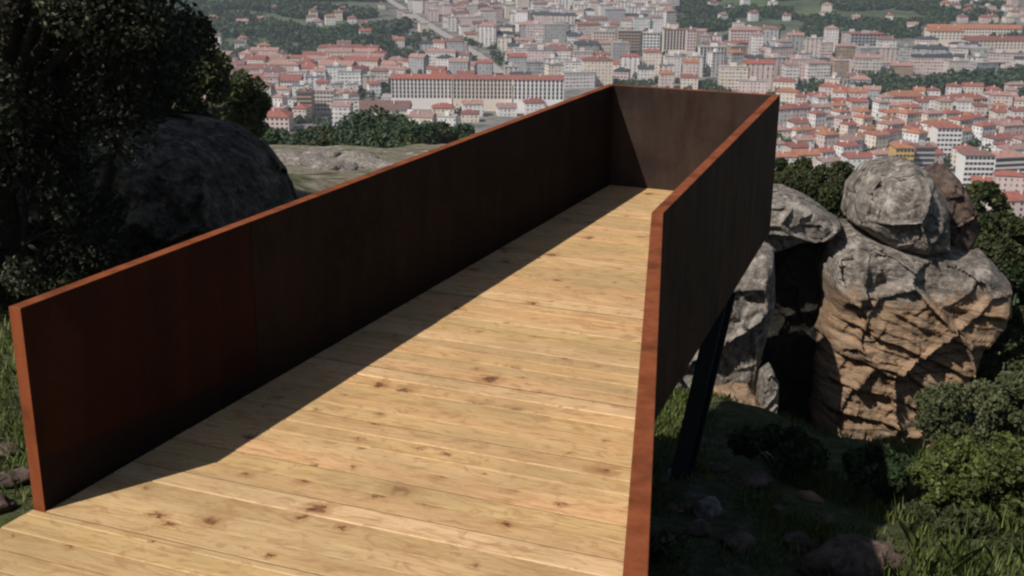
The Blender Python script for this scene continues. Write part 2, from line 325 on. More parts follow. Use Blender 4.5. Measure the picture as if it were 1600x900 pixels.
# ------------------------------------------------------------------ terrain sheet
def make_ground():
    az = np.concatenate([np.arange(-180, -40, 5), np.arange(-40, 40, .4), np.arange(40, 180, 5)])*math.pi/180
    rad = np.concatenate([np.geomspace(.6, 30, 170), np.geomspace(30.6, 9000, 190)])
    A, Rr = np.meshgrid(az, rad); U = np.sin(A)*Rr; W = np.cos(A)*Rr
    X, Y = xy(U, W); Z = base_h(X, Y)
    na, nr = len(az), len(rad)
    fl = Z.ravel().copy(); xs = X.ravel(); ys = Y.ravel(); ws = W.ravel(); us = U.ravel()
    for i in range(len(fl)):
        w = ws[i]; q = math.hypot(us[i], w)
        if q < 40: fl[i] += .07*noise.fractal(Vector((xs[i]*.9, ys[i]*.9, 0)), 1, 2, 4)-.01
        if q > 25 and w > 0:
            a = min(1, (q-25)/60)
            fl[i] += a*(.8*noise.fractal(Vector((xs[i]*.09, ys[i]*.09, 3)), 1, 2, 4)) if w < 400 else 1.5*noise.fractal(Vector((xs[i]*.01, ys[i]*.01, 3)), 1, 2, 3)
    V = np.stack([xs, ys, fl], 1)
    F = [(j*na+i, j*na+(i+1)%na, (j+1)*na+(i+1)%na, (j+1)*na+i) for j in range(nr-1) for i in range(na)]
    F = np.array(F)
    o = mesh('ground', V, F, M['ground'], smooth=True)
    # centre cap
    zone = np.zeros((len(V), 4), np.float32); zone[:, 3] = 1
    q = np.hypot(us, ws); zone[:, 0] = 1-sst(14, 24, q)
    px = 800+FPX*us/np.maximum(ws, 1)
    zone[:, 2] = sst(16, 24, ws)*(1-sst(230, 300, ws))*sst(250, 330, px)*(1-sst(720, 900, px))
    green = np.zeros(len(V))
    town = sst(560, 640, ws)*(1-sst(1650, 2000, ws))*(1-.75*sst(1200, 1450, ws)*(1-sst(520, 640, px)))
    town *= 1-.8*np.clip(sst(1450, 1600, ws)*sst(1010, 1100, px)*(1-sst(1400, 1480, px)), 0, 1)
    zone[:, 1] = np.clip(town, 0, 1)
    c = o.data.color_attributes.new('zone', 'FLOAT_COLOR', 'POINT'); c.data.foreach_set('color', zone.ravel())
    return tag(o, 'stony grassy hillside falling away into the town valley', None, None, 'structure')
ground = make_ground()

# ------------------------------------------------------------------ the viewing walkway
HW, TK, L, WE = 1.10, .076, 8.95, 1.738
A0 = np.array([0., 0.]); B0 = np.array([0., L]); C0 = np.array([WE, L]); D0 = np.array([2.197, 3.293])
sl = .2907; E0 = np.array([2.197+sl*(3.293+1.9), -1.9])          # near end of the flared side
def nrm(a, b): d = b-a; d = d/np.linalg.norm(d); return np.array([d[1], -d[0]])
n1, n2 = nrm(D0, C0), nrm(E0, D0); nm = (n1+n2)/np.linalg.norm(n1+n2); nm = nm*TK/(nm@n1)
Do, Co, Eo = D0+nm, C0+np.array([TK, TK]), E0+n2*TK
walk = tag(empty('viewing_walkway', (0, 0, 0)), 'rusty steel-walled lookout walkway with pale timber deck jutting over the rocks', 'lookout walkway')
def wall(pts, zb, mats, name='side_panel', seed=0):
    """a plate with a dark face and a bright rusted edge; pts: plan polygon, zb: bottom height at each corner"""
    n = len(pts); m = MB()
    m.v = [(p[0], p[1], z) for p, z in zip(pts, zb)]+[(p[0], p[1], HW) for p in pts]
    m.f = [tuple(range(n))[::-1], tuple(range(n, 2*n))]; m.m = [0, 1]
    for i in range(n):
        j = (i+1) % n; m.f.append((i, j, j+n, i+n)); e_ = np.linalg.norm(np.array(pts[i])-np.array(pts[j])) < .12 and max(pts[i][1], pts[j][1]) < .01; m.m.append(1 if e_ else 0)
    o = m.build(name, mats, walk)
    bv = o.modifiers.new('bevel', 'BEVEL'); bv.width = .004; bv.segments = 2; bv.limit_method = 'ANGLE'; bv.material = -1
    return o
g = .004; ys = 1.98
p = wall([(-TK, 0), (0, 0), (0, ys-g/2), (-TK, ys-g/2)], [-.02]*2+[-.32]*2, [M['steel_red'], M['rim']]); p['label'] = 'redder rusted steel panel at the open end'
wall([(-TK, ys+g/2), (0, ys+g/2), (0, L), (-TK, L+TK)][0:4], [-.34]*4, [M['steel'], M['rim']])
wall([(0.002, L+.001), (WE-.002, L+.001), (Co[0], L+TK), (-TK+.002, L+TK)], [-.34]*4, [M['steel_grey'], M['rim']], 'end_panel')
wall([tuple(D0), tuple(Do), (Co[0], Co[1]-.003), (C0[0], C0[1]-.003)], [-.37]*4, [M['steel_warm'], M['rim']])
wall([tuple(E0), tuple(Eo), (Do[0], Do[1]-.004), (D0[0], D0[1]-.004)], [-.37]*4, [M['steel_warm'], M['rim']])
# corner angle seen as the reddish strip by the far left corner
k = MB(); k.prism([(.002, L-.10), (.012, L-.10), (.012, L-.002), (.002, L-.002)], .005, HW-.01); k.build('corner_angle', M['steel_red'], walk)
def right_at(y):
    if y > D0[1]: t = (y-D0[1])/(L-D0[1]); return D0[0]+(C0[0]-D0[0])*t
    return D0[0]+sl*(D0[1]-y)
def make_deck():
    m = MB(); ids = []; y = -3.4; pitch = .176; rr = random.Random(4); prev = 0
    while y < L-.02:
        gp = rr.uniform(.003, .009); y1 = min(y+pitch-gp, L-.004); x0 = .004 if y >= -.001 else -TK; 
        if y < 0 < y1: x0 = -TK; 
        z = rr.uniform(-.0012, .0012); b = rr.choice((.002, .002, .005, .007)); xr0, xr1 = right_at(y)-.004, right_at(y1)-.004
        if y < 0 < y1: y1 = -.003
        v = [(x0,y,-.03),(xr0,y,-.03),(xr1,y1,-.03),(x0,y1,-.03),(x0,y,z-b),(xr0,y,z-b),(xr1,y1,z-b),(x0,y1,z-b),
             (x0,y+b,z),(xr0,y+b,z),(xr1,y1-b,z),(x0,y1-b,z)]
        m.add(v, [(0,3,2,1),(0,1,5,4),(1,2,6,5),(2,3,7,6),(3,0,4,7),(4,5,9,8),(5,6,10,9),(6,7,11,10),(7,4,8,11),(8,9,10,11)]); m.m[-10:] = [1]*5+[0]*5
        val = rr.random(); ids += [val]*10
        y = y1+gp if y1 > 0 or y+pitch < 0 else .0
    o = m.build('deck_floor', [M['wood'], M['wood_edge']], walk)
    a = o.data.attributes.new('board', 'FLOAT', 'FACE'); a.data.foreach_set('value', np.array(ids, np.float32))
make_deck()
for fx in (.12, .5, .88):                                        # joists under the boards
    m = MB(); P = [(max(.05, right_at(yy)*fx), yy) for yy in (-3.3, D0[1], L-.1)]
    for a, b in zip(P[:-1], P[1:]):
        m.add([(a[0]-.04,a[1],-.26),(a[0]+.04,a[1],-.26),(b[0]+.04,b[1],-.26),(b[0]-.04,b[1],-.26),(a[0]-.04,a[1],-.034),(a[0]+.04,a[1],-.034),(b[0]+.04,b[1],-.034),(b[0]-.04,b[1],-.034)],
              [(0,3,2,1),(4,5,6,7),(0,1,5,4),(1,2,6,5),(2,3,7,6),(3,0,4,7)])
    m.build('joist', M['beam'], walk)
m = MB(); m.box((-TK, -3.4, -.16), (3.6, -1.95, -.035)); 
def hbeam(p0, p1, w, name):
    """I-section between two points"""
    a, b = Vector(p0), Vector(p1); d = (b-a).normalized(); s = d.cross(Vector((.3, 1, 0))).normalized(); t = d.cross(s)
    m = MB(); h = w/2; q = .012
    for (s0, s1, t0, t1) in ((-h, h, -h, -h+2*q), (-h, h, h-2*q, h), (-q/2, q/2, -h+2*q, h-2*q)):
        m.add([a+s*s0+t*t0, a+s*s1+t*t0, a+s*s1+t*t1, a+s*s0+t*t1, b+s*s0+t*t0, b+s*s1+t*t0, b+s*s1+t*t1, b+s*s0+t*t1],
              [(0,3,2,1),(4,5,6,7),(0,1,5,4),(1,2,6,5),(2,3,7,6),(3,0,4,7)])
    return m.build(name, M['beam'], walk)
sb = at_z(1064, 748, -2.25)
hbeam((1.93, 6.6, -.36), sb, .16, 'strut'); hbeam((.35, 6.9, -.30), (sb[0]-.35, sb[1]+.25, -2.7), .16, 'strut')
m = MB(); m.box((.06, 6.5, -.37), (1.9, 6.68, -.262)); m.build('cross_beam', M['beam'], walk)
m = MB(); m.box((sb[0]-.17, sb[1]-.17, -2.32), (sb[0]+.17, sb[1]+.17, -2.24)); m.build('base_plate', M['beam'], walk)

# ------------------------------------------------------------------ rocks
def facet(q, k=1.0):
    """fractured relief: every voronoi cell is a tilted plane"""
    d, pts = noise.voronoi(q*k); c = pts[0]; g = noise.cell_vector(c*7.3+Vector((.5, .5, .5)))-Vector((.5, .5, .5))
    return (q*k-c).dot(g)*1.6+(g.x)*.5, d[1]-d[0]
def rock(name, outline, w, thick, mat, label, cat='boulder', seed=1, amp=.06, strata=0, nth=140, nph=60, shift=0, ztop=.9, sharp=6, fk=1.3):
    P = [at_w(x, y, w) for x, y in outline]; c = sum(P)/len(P)
    loc = [((p-c)[0]*RT[0]+(p-c)[1]*RT[1], (p-c)[2]) for p in P]
    def radius(th):
        dx, dz = math.cos(th), math.sin(th); best = .05
        for i in range(len(loc)):
            (ax, az), (bx, bz) = loc[i], loc[(i+1) % len(loc)]; ex, ez = bx-ax, bz-az; det = dx*(-ez)+ex*dz
            if abs(det) < 1e-9: continue
            t = (ax*(-ez)+ex*az)/det; q = (dx*az-dz*ax)/det
            if t > 0 and -1e-6 <= q <= 1+1e-6: best = max(best, t)
        return best
    R = [radius(2*math.pi*i/nth) for i in range(nth)]; sc = max(R)
    V = []; sd = Vector((seed*7.3, seed*3.1, seed*1.7))
    for j in range(nph+1):
        ph = math.pi*j/nph; sr = math.sin(ph); sp = -math.copysign(max(0, 1-sr**sharp)**.5, math.cos(ph)) if 0 < j < nph else (-1 if j == 0 else 1)
        if j == nph//2: sp = 0
        for i in range(nth):
            th = 2*math.pi*i/nth; a = R[i]*sr*math.cos(th); z = R[i]*sr*math.sin(th); d = thick*.5*sp
            q = Vector((a, z, d))+sd
            f1, e1 = facet(q, fk/sc); f2, e2 = facet(q+Vector((3, 1, 0)), fk*2.7/sc)
            n = noise.fractal(q*3.2, 1, 2, 5)
            rel = amp*(1.6*f1+.7*f2+.45*n)-amp*1.0*max(0, .07-e1)/.07
            dd = rel*(1 if sp <= 0 else -1); ra = 0
            if strata and z < ztop:
                k = min(1, (ztop-z)*4); wv = .5*noise.noise(Vector((a*.7, z*.5, seed)))+.12*noise.noise(Vector((a*3, z*3, seed)))
                t = (z+a*.38)*2.1+wv; fr = t-math.floor(t); cell = noise.cell(Vector((math.floor(t)+.5, 3.5, seed+.5)))
                t2 = (z+a*.42)*6.1+wv*2+.3*noise.noise(Vector((a*2.5, 0, z*2.5))); f2_ = t2-math.floor(t2)
                led = strata*k*((.35+.9*abs(cell))*(1-fr)*min(1, fr*14)-.25)+strata*.28*k*(1-f2_)
                if sp < 0: dd -= led
                ra += led*.5
            m = 1+(.35*rel+ra*.12)/max(.3, R[i])
            a *= m; z *= m; d += dd
            V.append(Vector((a*RT[0]+d*FW[0], a*RT[1]+d*FW[1], z)))
    F = [(j*nth+i, (j+1)*nth+i, (j+1)*nth+(i+1) % nth, j*nth+(i+1) % nth) for j in range(nph) for i in range(nth)]
    c = c+np.array([FW[0], FW[1], 0])*thick*.22              # the outline belongs to the front face
    o = mesh(name, V, F, mat, smooth=True, loc=tuple(c))
    return tag(o, label, cat)
W1 = 19.0
rock('boulder', [(1281,420),(1290,385),(1340,366),(1400,374),(1480,392),(1545,402),(1580,440),(1572,492),(1535,530),(1505,592),(1455,645),(1440,715),(1380,735),(1316,712),(1272,680),(1280,560),(1294,470)], W1, 2.4, M['rock_warm'], 'large split boulder with brown layered face, under the grey upper block', seed=3, amp=.13, strata=.12, nth=300, nph=170, ztop=.80, sharp=12, fk=1.9)
rock('boulder', [(1332,350),(1340,305),(1372,268),(1425,257),(1455,270),(1484,320),(1486,395),(1440,402),(1380,388)], W1+.1, 2.0, M['rock'], 'grey lichened block balanced on top of the large split boulder', seed=5, amp=.13, nth=200, nph=110, sharp=5)
rock('boulder', [(1452,275),(1480,262),(1500,280),(1522,318),(1528,360),(1510,402),(1480,400),(1462,350)], W1+.7, 1.3, M['rock_brown'], 'dark brown stone wedged behind the grey upper block', seed=6, amp=.10, nph=70)
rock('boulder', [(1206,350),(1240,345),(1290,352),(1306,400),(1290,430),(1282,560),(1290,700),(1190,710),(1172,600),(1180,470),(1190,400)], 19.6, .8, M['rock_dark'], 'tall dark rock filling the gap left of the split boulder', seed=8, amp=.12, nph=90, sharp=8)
rock('boulder', [(1140,330),(1196,304),(1245,306),(1285,324),(1318,350),(1300,368),(1240,376),(1200,392),(1140,400)], 19.2, 1.8, M['rock'], 'flat-topped pale rock just past the end corner of the walkway', seed=9, amp=.10, nph=90, sharp=8)
rock('boulder', [(1010,560),(1080,450),(1130,392),(1182,380),(1212,392),(1214,470),(1196,540),(1176,600),(1130,640),(1060,650),(1010,640)], 17.5, 1.2, M['rock'], 'pale upright rock slab behind the walkway strut', seed=12, amp=.13, nth=200, nph=110, sharp=8)
rock('boulder', [(1190,585),(1206,572),(1218,600),(1214,665),(1196,672),(1184,640)], 16.9, .5, M['rock'], 'narrow pale stone at the foot of the dark gap', seed=13, amp=.04, nth=80, nph=50)
rock('boulder', [(1065,640),(1120,612),(1170,608),(1200,638),(1195,680),(1120,690),(1050,680)], 16.9, .9, M['rock_warm'], 'low pinkish stone in the grass behind the strut', seed=14, amp=.07, nth=90, nph=50)
# left, shaded boulder
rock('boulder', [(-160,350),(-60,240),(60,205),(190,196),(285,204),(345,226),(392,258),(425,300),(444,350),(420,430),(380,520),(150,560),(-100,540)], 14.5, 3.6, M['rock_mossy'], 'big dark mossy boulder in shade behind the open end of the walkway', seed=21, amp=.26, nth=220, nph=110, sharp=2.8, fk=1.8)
# stones on the shaded ground
def stone(px, py, z, sx, sy, sz, mat, label, seed):
    c = at_z(px, py, z); c[2] = H(c[0], c[1])+sz*.25
    V = []; F = []; nt_, np_ = 28, 14
    for j in range(np_+1):
        ph = -math.pi/2+math.pi*j/np_
        for i in range(nt_):
            th = 2*math.pi*i/nt_; p = Vector((math.cos(ph)*math.cos(th), math.cos(ph)*math.sin(th), math.sin(ph)))
            k = 1+.35*noise.fractal(p*1.2+Vector((seed*5, 0, 0)), 1, 2, 4); V.append((p.x*sx*k, p.y*sy*k, p.z*sz*k))
    F = [(j*nt_+i, j*nt_+(i+1) % nt_, (j+1)*nt_+(i+1) % nt_, (j+1)*nt_+i) for j in range(np_) for i in range(nt_)]
    o = mesh('stone', V, F, mat, smooth=True, loc=tuple(c)); o.rotation_euler = (0, 0, seed*1.3)
    return tag(o, label, 'stone')
stone(1105, 790, -2.1, .15, .12, .11, M['rock'], 'pale rounded stone lying in shade by the strut foot', 1)
stone(1268, 748, -2.1, .13, .07, .07, M['rock_warm'], 'small pinkish stone in the shaded grass before the split boulder', 2)
stone(1335, 885, -2.0, .42, .26, .17, M['rock_brown'], 'flat brown rock at the bottom edge beside the bright grass', 3)
stone(1150, 845, -2.0, .22, .12, .06, M['rock_brown'], 'dark flat stone in the deepest shade right of the walkway', 4)
stone(1190, 660, -2.2, .2, .12, .06, M['rock'], 'small grey stone in the grass below the dark gap', 5)
stone(18, 742, -.25, .13, .1, .05, M['rock_brown'], 'brownish rough stone beside the left post, nearest the deck corner', 6)
stone(10, 700, -.28, .10, .08, .04, M['rock_brown'], 'flat brownish stone at the left edge just below the grass', 7)
stone(-15, 790, -.25, .12, .08, .05, M['rock_brown'], 'brownish stone at the left edge touching the deck side', 8)
for i, (px, py, a, lb) in enumerate([(1090,860,.10,'small dark stone in shade just right of the walkway edge'), (1225,800,.09,'small stone in the middle of the shaded ground'), (1180,745,.13,'half-buried brown stone between the strut and the split boulder'), (1290,815,.08,'small stone left of the bramble edge in shade'), (1120,720,.09,'small stone directly behind the pale one by the strut'), (1245,875,.11,'stone left of the flat brown rock at the bottom'), (1060,800,.07,'tiny stone at the strut foot')]):
    stone(px, py, -2.2, a*1.4, a, a*.6, M['rock_brown'], lb, 40+i)
for i, (x, y, w, s, lb) in enumerate([(470,262,70,1.3,'broad pale rock in the clearing beyond the dark boulder'), (520,268,62,.9,'pale rock in the middle of the clearing'), (560,255,80,1.1,'pale rock at the right of the clearing'), (500,248,92,1.2,'weathered rock at the back of the clearing, left of centre'), (590,262,66,.8,'small pale rock in the clearing next to the wall top'), (448,252,85,1.0,'leftmost pale rock of the clearing')]):
    P = at_w(x, y, w); P = hit(x, y, 25); 
    o = stone(x, y, P[2], s*1.2, s, s*.4, M['rock'], lb, 20+i); o.location = (P[0], P[1], P[2]+.05)

# ------------------------------------------------------------------ trees and bushes near by
def gz(px, w): x, y = xy((px-800)/FPX*w*1.0, w); return np.array([x, y, H(x, y)])
c = at_w(20, 40, 10.5)
tree('oak_tree', (c[0]-.6, c[1]+.3, H(c[0]-.6, c[1]+.3)), c, (1.36, 1.2, 1.1), 100, .28, 80000, .028, M['leaf_dark'], .16, 'dark leafy oak overhanging the shaded boulder at the left', seed=31, limbs=26)
c = at_w(40, 330, 10.8)
tree('shrub', (c[0], c[1], H(c[0], c[1])), c, (.85, .7, .85), 46, .22, 26000, .03, M['leaf_dark'], .05, 'dark shrub below the oak, in front of the shaded boulder', 'shrub', seed=32, limbs=16)
c = at_w(225, 50, 12.0)
tree('oak_tree', (c[0]-1.6, c[1]+.6, H(c[0]-1.6, c[1]+.6)), c, (.42, .6, .72), 24, .2, 11000, .03, M['leaf_dark'], .08, 'slender dark oak standing right of the overhanging one', seed=33, limbs=12)
for i, (x, y, w, R, lb) in enumerate([(262,120,30,(1.1,1.2,1.3),'olive-green tree half hidden behind the dark oak'), (330,150,36,(1.5,1.5,1.2),'sunlit olive-green tree above the shaded boulder'), (372,190,45,(1.2,1.2,1.1),'small green tree at the right shoulder of the shaded boulder')]):
    c = at_w(x, y, w); tree('leafy_tree', (c[0], c[1], H(c[0], c[1])), c, R, 30, .30, 9000, .09, M['leaf_olive'], .12, lb, seed=40+i)
c = at_w(60, 60, 11.6)
tree('oak_tree', (c[0]-.5, c[1]+.4, H(c[0]-.5, c[1]+.4)), c, (1.1, .7, .8), 50, .30, 26000, .032, M['leaf_dark'], .09, 'dark oak at the upper left corner, just behind the overhanging one', seed=36, limbs=12)
# unseen pines added out of frame to the left to shade the boulder
for i, (x, y, z, r) in enumerate([(-9.6, .5, 9.4, 3.3), (-16.0, 1.5, 9.5, 3.4)]):
    tree('pine_tree', (x, y, H(x, y)), (x, y, z), (r, r, 2.6), 60, 1.0, 26000, .22, M['leaf_bush'], .3, ['tall pine standing left of the walkway, nearest the boulder', 'tall pine further left behind the boulder'][i], seed=50+i, limbs=12)
# band of trees below the clearing
protos = []
band = [(405,212,150,3.2),(432,222,170,3.6),(470,222,165,3.4),(505,216,175,3.8),(535,222,160,3.2),(560,200,190,5.2),(592,196,195,6.0),(622,200,190,5.6),(650,212,180,5.0),(682,212,185,4.6),(575,232,140,3.4),(610,236,135,3.4),(645,234,140,3.2),(545,236,140,2.8),(715,212,190,4.2),(500,238,130,2.4),(465,236,135,2.4),(425,228,140,2.6)]
adj = ['dark rounded', 'broad dark', 'low bushy', 'pale green', 'small dense']
for i, (x, yc, w, r) in enumerate(band):
    c = at_w(x, yc, w); b = (c[0], c[1], H(c[0], c[1])); 
    tree('leafy_tree', b, c, (r*.55, r*.55, min(r*.6, max(1.2, (c[2]-b[2])*.6))), 22, r*.2, 2600, .34, M['leaf_far'] if i % 3 else M['leaf_olive'], .18,
         '%s tree in the band below the clearing, %s' % (adj[i % 5], ['far left of it','above the first gap','left of the palest rock','over the roadside hedge','left of the tallest tree','second tallest of the band','tallest of the band','right of the tallest','right behind the tallest','nearest the wall top','front row, left of tall pair','in front row, under the tallest','in front row, nearest the wall','front row, above middle rock','rightmost of the band','front row, over leftmost rocks','front row, second from left','leftmost of the front row'][i]), group='trees below the clearing', seed=60+i, limbs=4)
# bushes around the boulders
def bush(px, py, w, R, n, leaf, mat, label, name='bush', k=30, cl=.22, seed=1):
    c = at_w(px, py, w); b = (c[0], c[1], H(c[0], c[1])); root = empty(name, b); cc = np.array(c)-np.array(b)
    C_, Rr = clumps(cc, R, k, cl*max(R), seed); leaf_mesh('foliage', C_, Rr, n, leaf, mat, root, seed=seed)
    m = MB(); rr = random.Random(seed)
    for i in range(9):
        e = C_[rr.randrange(len(C_))]; m.tube([(rr.uniform(-.06,.06), rr.uniform(-.06,.06), -.15), tuple(e*.5+np.array([0,0,.05])), tuple(e)], [.018, .012, .004], 5)
    m.build('stem', M['bark'], root); return tag(root, label, 'bush')
bush(1282, 300, 24, (.85,.9,.62), 30000, .04, M['leaf_olive'], 'dense dark green bush behind the flat-topped rock', seed=71, k=40)
bush(1225, 290, 25, (.4,.6,.5), 10000, .045, M['leaf_bush'], 'dark bush showing at the far end of the walkway', seed=72)
bush(1345, 315, 26, (.35,.5,.3), 6000, .04, M['leaf_bush'], 'small dark bush just left of the rounded top boulder', seed=86)
bush(1560, 400, 22, (.7,.8,.75), 9000, .06, M['leaf_olive'], 'green bush right of the rounded top boulder', seed=73, k=34)
bush(1615, 480, 21, (.65,.6,.85), 16000, .05, M['leaf_bush'], 'dark bush behind the right side of the split boulder', seed=74)
bush(1585, 565, 19, (.65,.6,.75), 16000, .045, M['leaf_olive'], 'dense bush beside the split boulder at the right edge', seed=75)
bush(1530, 335, 30, (.7,.7,.8), 5000, .08, M['leaf_olive'], 'olive bush far behind the stacked boulders', seed=76)
bush(1595, 385, 22, (.6,.8,.6), 6000, .07, M['leaf_olive'], 'sunlit green bush at the right edge under the pink houses', seed=85)
bush(1525, 655, 12.0, (.55,.4,.30), 12000, .03, M['leaf_grey'], 'grey-green broom bush at the right foot of the split boulder', seed=77, k=46)
bush(1590, 640, 11.6, (.35,.4,.30), 7000, .03, M['leaf_grey'], 'grey-green broom bush at the right edge of the photo', seed=78, k=30)
bush(1468, 752, 11.2, (.26,.3,.20), 4600, .036, M['leaf_bright'], 'bright bramble clump left of the larger one', seed=79)
bush(1560, 745, 10.8, (.55,.35,.24), 10000, .036, M['leaf_bright'], 'large bright yellow-green bramble in front of the broom', seed=80, k=40)
bush(1490, 835, 10.0, (.36,.3,.15), 3000, .05, M['leaf_olive'], 'low brownish undergrowth clump above the bottom grass', seed=81)
bush(1385, 735, 11.6, (.36,.3,.18), 3000, .05, M['leaf_bush'], 'dark leafy clump in shade at the foot of the split boulder', seed=82)
bush(1230, 700, 12.0, (.5,.3,.10), 2600, .045, M['leaf_bush'], 'low dark weeds below the dark gap between rocks', seed=83)
bush(1045, 850, 9.4, (.14,.2,.10), 700, .05, M['leaf_grey'], 'small pale weed in shade right of the walkway edge', seed=84)

for i, (px, py, w, r_, mt_, lb) in enumerate([(1440,800,10.6,.16,'leaf_olive','small yellow-green weed left of the undergrowth clump'), (1540,815,10.2,.26,'leaf_bright','loose sunlit scrub below the large bramble'), (1590,860,9.6,.22,'leaf_olive','loose scrub in the bottom right corner'), (1500,700,11.6,.22,'leaf_bright','sunlit scrub between the broom and the bramble'), (1590,700,11.3,.28,'leaf_bright','tall sunlit scrub at the right edge before the broom'), (1400,865,9.7,.12,'leaf_grey','pale dry weed beside the flat brown rock')]):
    bush(px, py, w, (r_, r_, r_*.5), 2200, .032, M[mt_], lb, k=26, seed=120+i)
# grass (uncountable): blades over the near slopes
def grass(name, n, region, hgt, label, seed, mat):
    r = np.random.default_rng(seed); X = []; 
    x = r.uniform(region[0], region[1], n*3); y = r.uniform(region[2], region[3], n*3)
    u, w = uw(x, y); 
    inside = (x > -TK-.05) & (x < np.where(y > 3.29, 2.3, 3.9)) & (y > -4) & (y < 0.4)
    f = np.array([noise.noise(Vector((a*1.1, b*1.1, seed))) for a, b in zip(x, y)])
    shade = (x > 1.2) & (x < 3.9) & (y < 11.5)
    keep = (~inside) & (f+r.uniform(-.35, .35, len(x)) > np.where(shade, .22, -.08)); x, y = x[keep][:n], y[keep][:n]; n = len(x)
    z = base_h(x, y)-.03; h = hgt*r.uniform(.4, 1.5, n); a = r.uniform(0, 6.283, n); lean = r.uniform(.1, .7, n)*h; wd = r.uniform(.003, .008, n)
    B = np.stack([x, y, z], 1); s = np.stack([np.cos(a), np.sin(a), 0*a], 1)*wd[:, None]; t = np.stack([-np.sin(a)*lean, np.cos(a)*lean, h], 1)
    mid = B+t*np.array([.35,.35,.6]); V = np.stack([B-s, B+s, mid+s*.7, B+t, mid-s*.7], 1).reshape(-1, 3); F = np.arange(5*n).reshape(n, 5)
    o = mesh(name, V, F, mat); at = o.data.attributes.new('leaf', 'FLOAT', 'FACE'); at.data.foreach_set('value', r.beta(2, 2, n).astype(np.float32))
    return tag(o, label, 'grass', None, 'stuff')
grass('grass', 90000, (-1.0, 8.0, 3.2, 15), .10, 'rough green grass on the slope right of the walkway', 3, M['grass'])
grass('grass', 26000, (-6.5, -.2, .4, 8), .10, 'green grass left of the walkway wall', 4, M['grass'])
grass('undergrowth', 3000, (3.6, 6.5, 4.6, 10), .20, 'taller dry stalks among the grass at the lower right', 5, M['grass'])
#CITY>
# ------------------------------------------------------------------ the town in the valley
def inpoly(x, y, P):
    c = False; j = len(P)-1
    for i in range(len(P)):
        if (P[i][1] > y) != (P[j][1] > y) and x < (P[j][0]-P[i][0])*(y-P[i][1])/(P[j][1]-P[i][1])+P[i][0]: c = not c
        j = i
    return c
SIL = [(0,-60),(225,-60),(235,60),(300,150),(390,205),(560,225),(720,205),(962,131),(1215,150),(1216,262),(1340,275),(1500,270),(1530,330),(1600,350),(1700,360)]
def seen(px, py):
    if px < -30 or px > 1630 or py < -12: return False
    return py < np.interp(px, [a for a, _ in SIL], [b for _, b in SIL])
def roof_geo(m, t, wx, dy, z, ov=.5, h=None):
    x0, x1, y0, y1 = -wx/2-ov, wx/2+ov, -ov, dy+ov
    if t == 'flat':
        m.box((x0+.2, y0+.2, z), (x1-.2, y1-.2, z+.55)); 
    elif t == 'hip':
        h = h or min(wx, dy)*.26; k = min(wx, dy)/2*.95; yc = (y0+y1)/2
        a, b = ((x0+k, yc), (x1-k, yc)) if wx >= dy else ((0, y0+k), (0, y1-k))
        v = [(x0,y0,z),(x1,y0,z),(x1,y1,z),(x0,y1,z),(x0,y0,z+.25),(x1,y0,z+.25),(x1,y1,z+.25),(x0,y1,z+.25),(a[0],a[1],z+h),(b[0],b[1],z+h)]
        top = [(4,5,9,8),(5,6,9),(6,7,8,9),(7,4,8)] if wx >= dy else [(4,5,8),(5,6,9,8),(6,7,9),(7,4,8,9)]
        m.add(v, [(0,3,2,1),(0,1,5,4),(1,2,6,5),(2,3,7,6),(3,0,4,7)]+top)
    else:
        h = h or dy*.24; yc = (y0+y1)/2
        m.add([(x0,y0,z),(x1,y0,z),(x1,y1,z),(x0,y1,z),(x0,yc,z+h),(x1,yc,z+h)], [(0,3,2,1),(0,1,5,4),(2,3,4,5),(1,2,5),(3,0,4)])
def building(kind, loc, rz, wx, dy, hz, rt, wall, roof, style, rr, windows=None, parent_extra=None):
    root = empty(kind, loc, rz)
    v = []; f = []; uv = []
    P = [(-wx/2, 0), (wx/2, 0), (wx/2, dy), (-wx/2, dy)]; u = rr.uniform(0, 3)
    for i in range(4):
        a, b = P[i], P[(i+1) % 4]; l = math.dist(a, b); n = len(v)
        v += [(a[0],a[1],-6),(b[0],b[1],-6),(b[0],b[1],hz),(a[0],a[1],hz)]; f.append((n,n+1,n+2,n+3)); uv += [(u,-6),(u+l,-6),(u+l,hz),(u,hz)]
    n = len(v); v += [(p[0], p[1], hz) for p in P]; f.append((n,n+1,n+2,n+3)); uv += [(0,-9.2)]*4
    o = mesh('wall', v, f, MW[wall][style] if windows is None else PW[wall], root)
    ul = o.data.uv_layers.new(name='UVMap'); ul.data.foreach_set('uv', np.array(uv, np.float32).ravel())
    m = MB(); roof_geo(m, rt, wx, dy, hz+.002); r = m.build('roof', MR[roof], root)
    m = MB()
    if rt == 'flat': m.box((-wx*.12, dy*.3, hz+.56), (wx*.1, dy*.7, hz+3.0)); m.build('stair_tower', PW[wall], root)
    else:
        cx = rr.uniform(-.3, .3)*wx; m.box((cx-.4, dy*.3, hz+.5), (cx+.4, dy*.3+.8, hz+dy*.22+1.2)); m.build('chimney', PW['off-white'], r)
    if windows:
        nc, nr, ww, wh = windows; z0 = hz-nr*3.0; me = None
        for i in range(nr):
            for j in range(nc):
                x = -wx/2+(j+.5)*wx/nc; z = z0+i*3.0+.9
                if me is None:
                    q = MB(); q.box((-ww/2, -.08, 0), (ww/2, .05, wh)); w_ = q.build('window', M['glass'], root); me = w_.data; w_.location = (x, 0, z)
                else: w_ = bpy.data.objects.new('window', me); w_.location = (x, 0, z); link(w_, root)
    return root
PW = {k: m_plain('%s_render' % k.replace('-', '_'), c, .85, .08, .4) for k, c in WALLS.items()}
TAKEN = []; BL = []          # footprints; (root, info)
NUM = {1:'one',2:'two',3:'three',4:'four',5:'five',6:'six',7:'seven',8:'eight',9:'nine',10:'ten'}
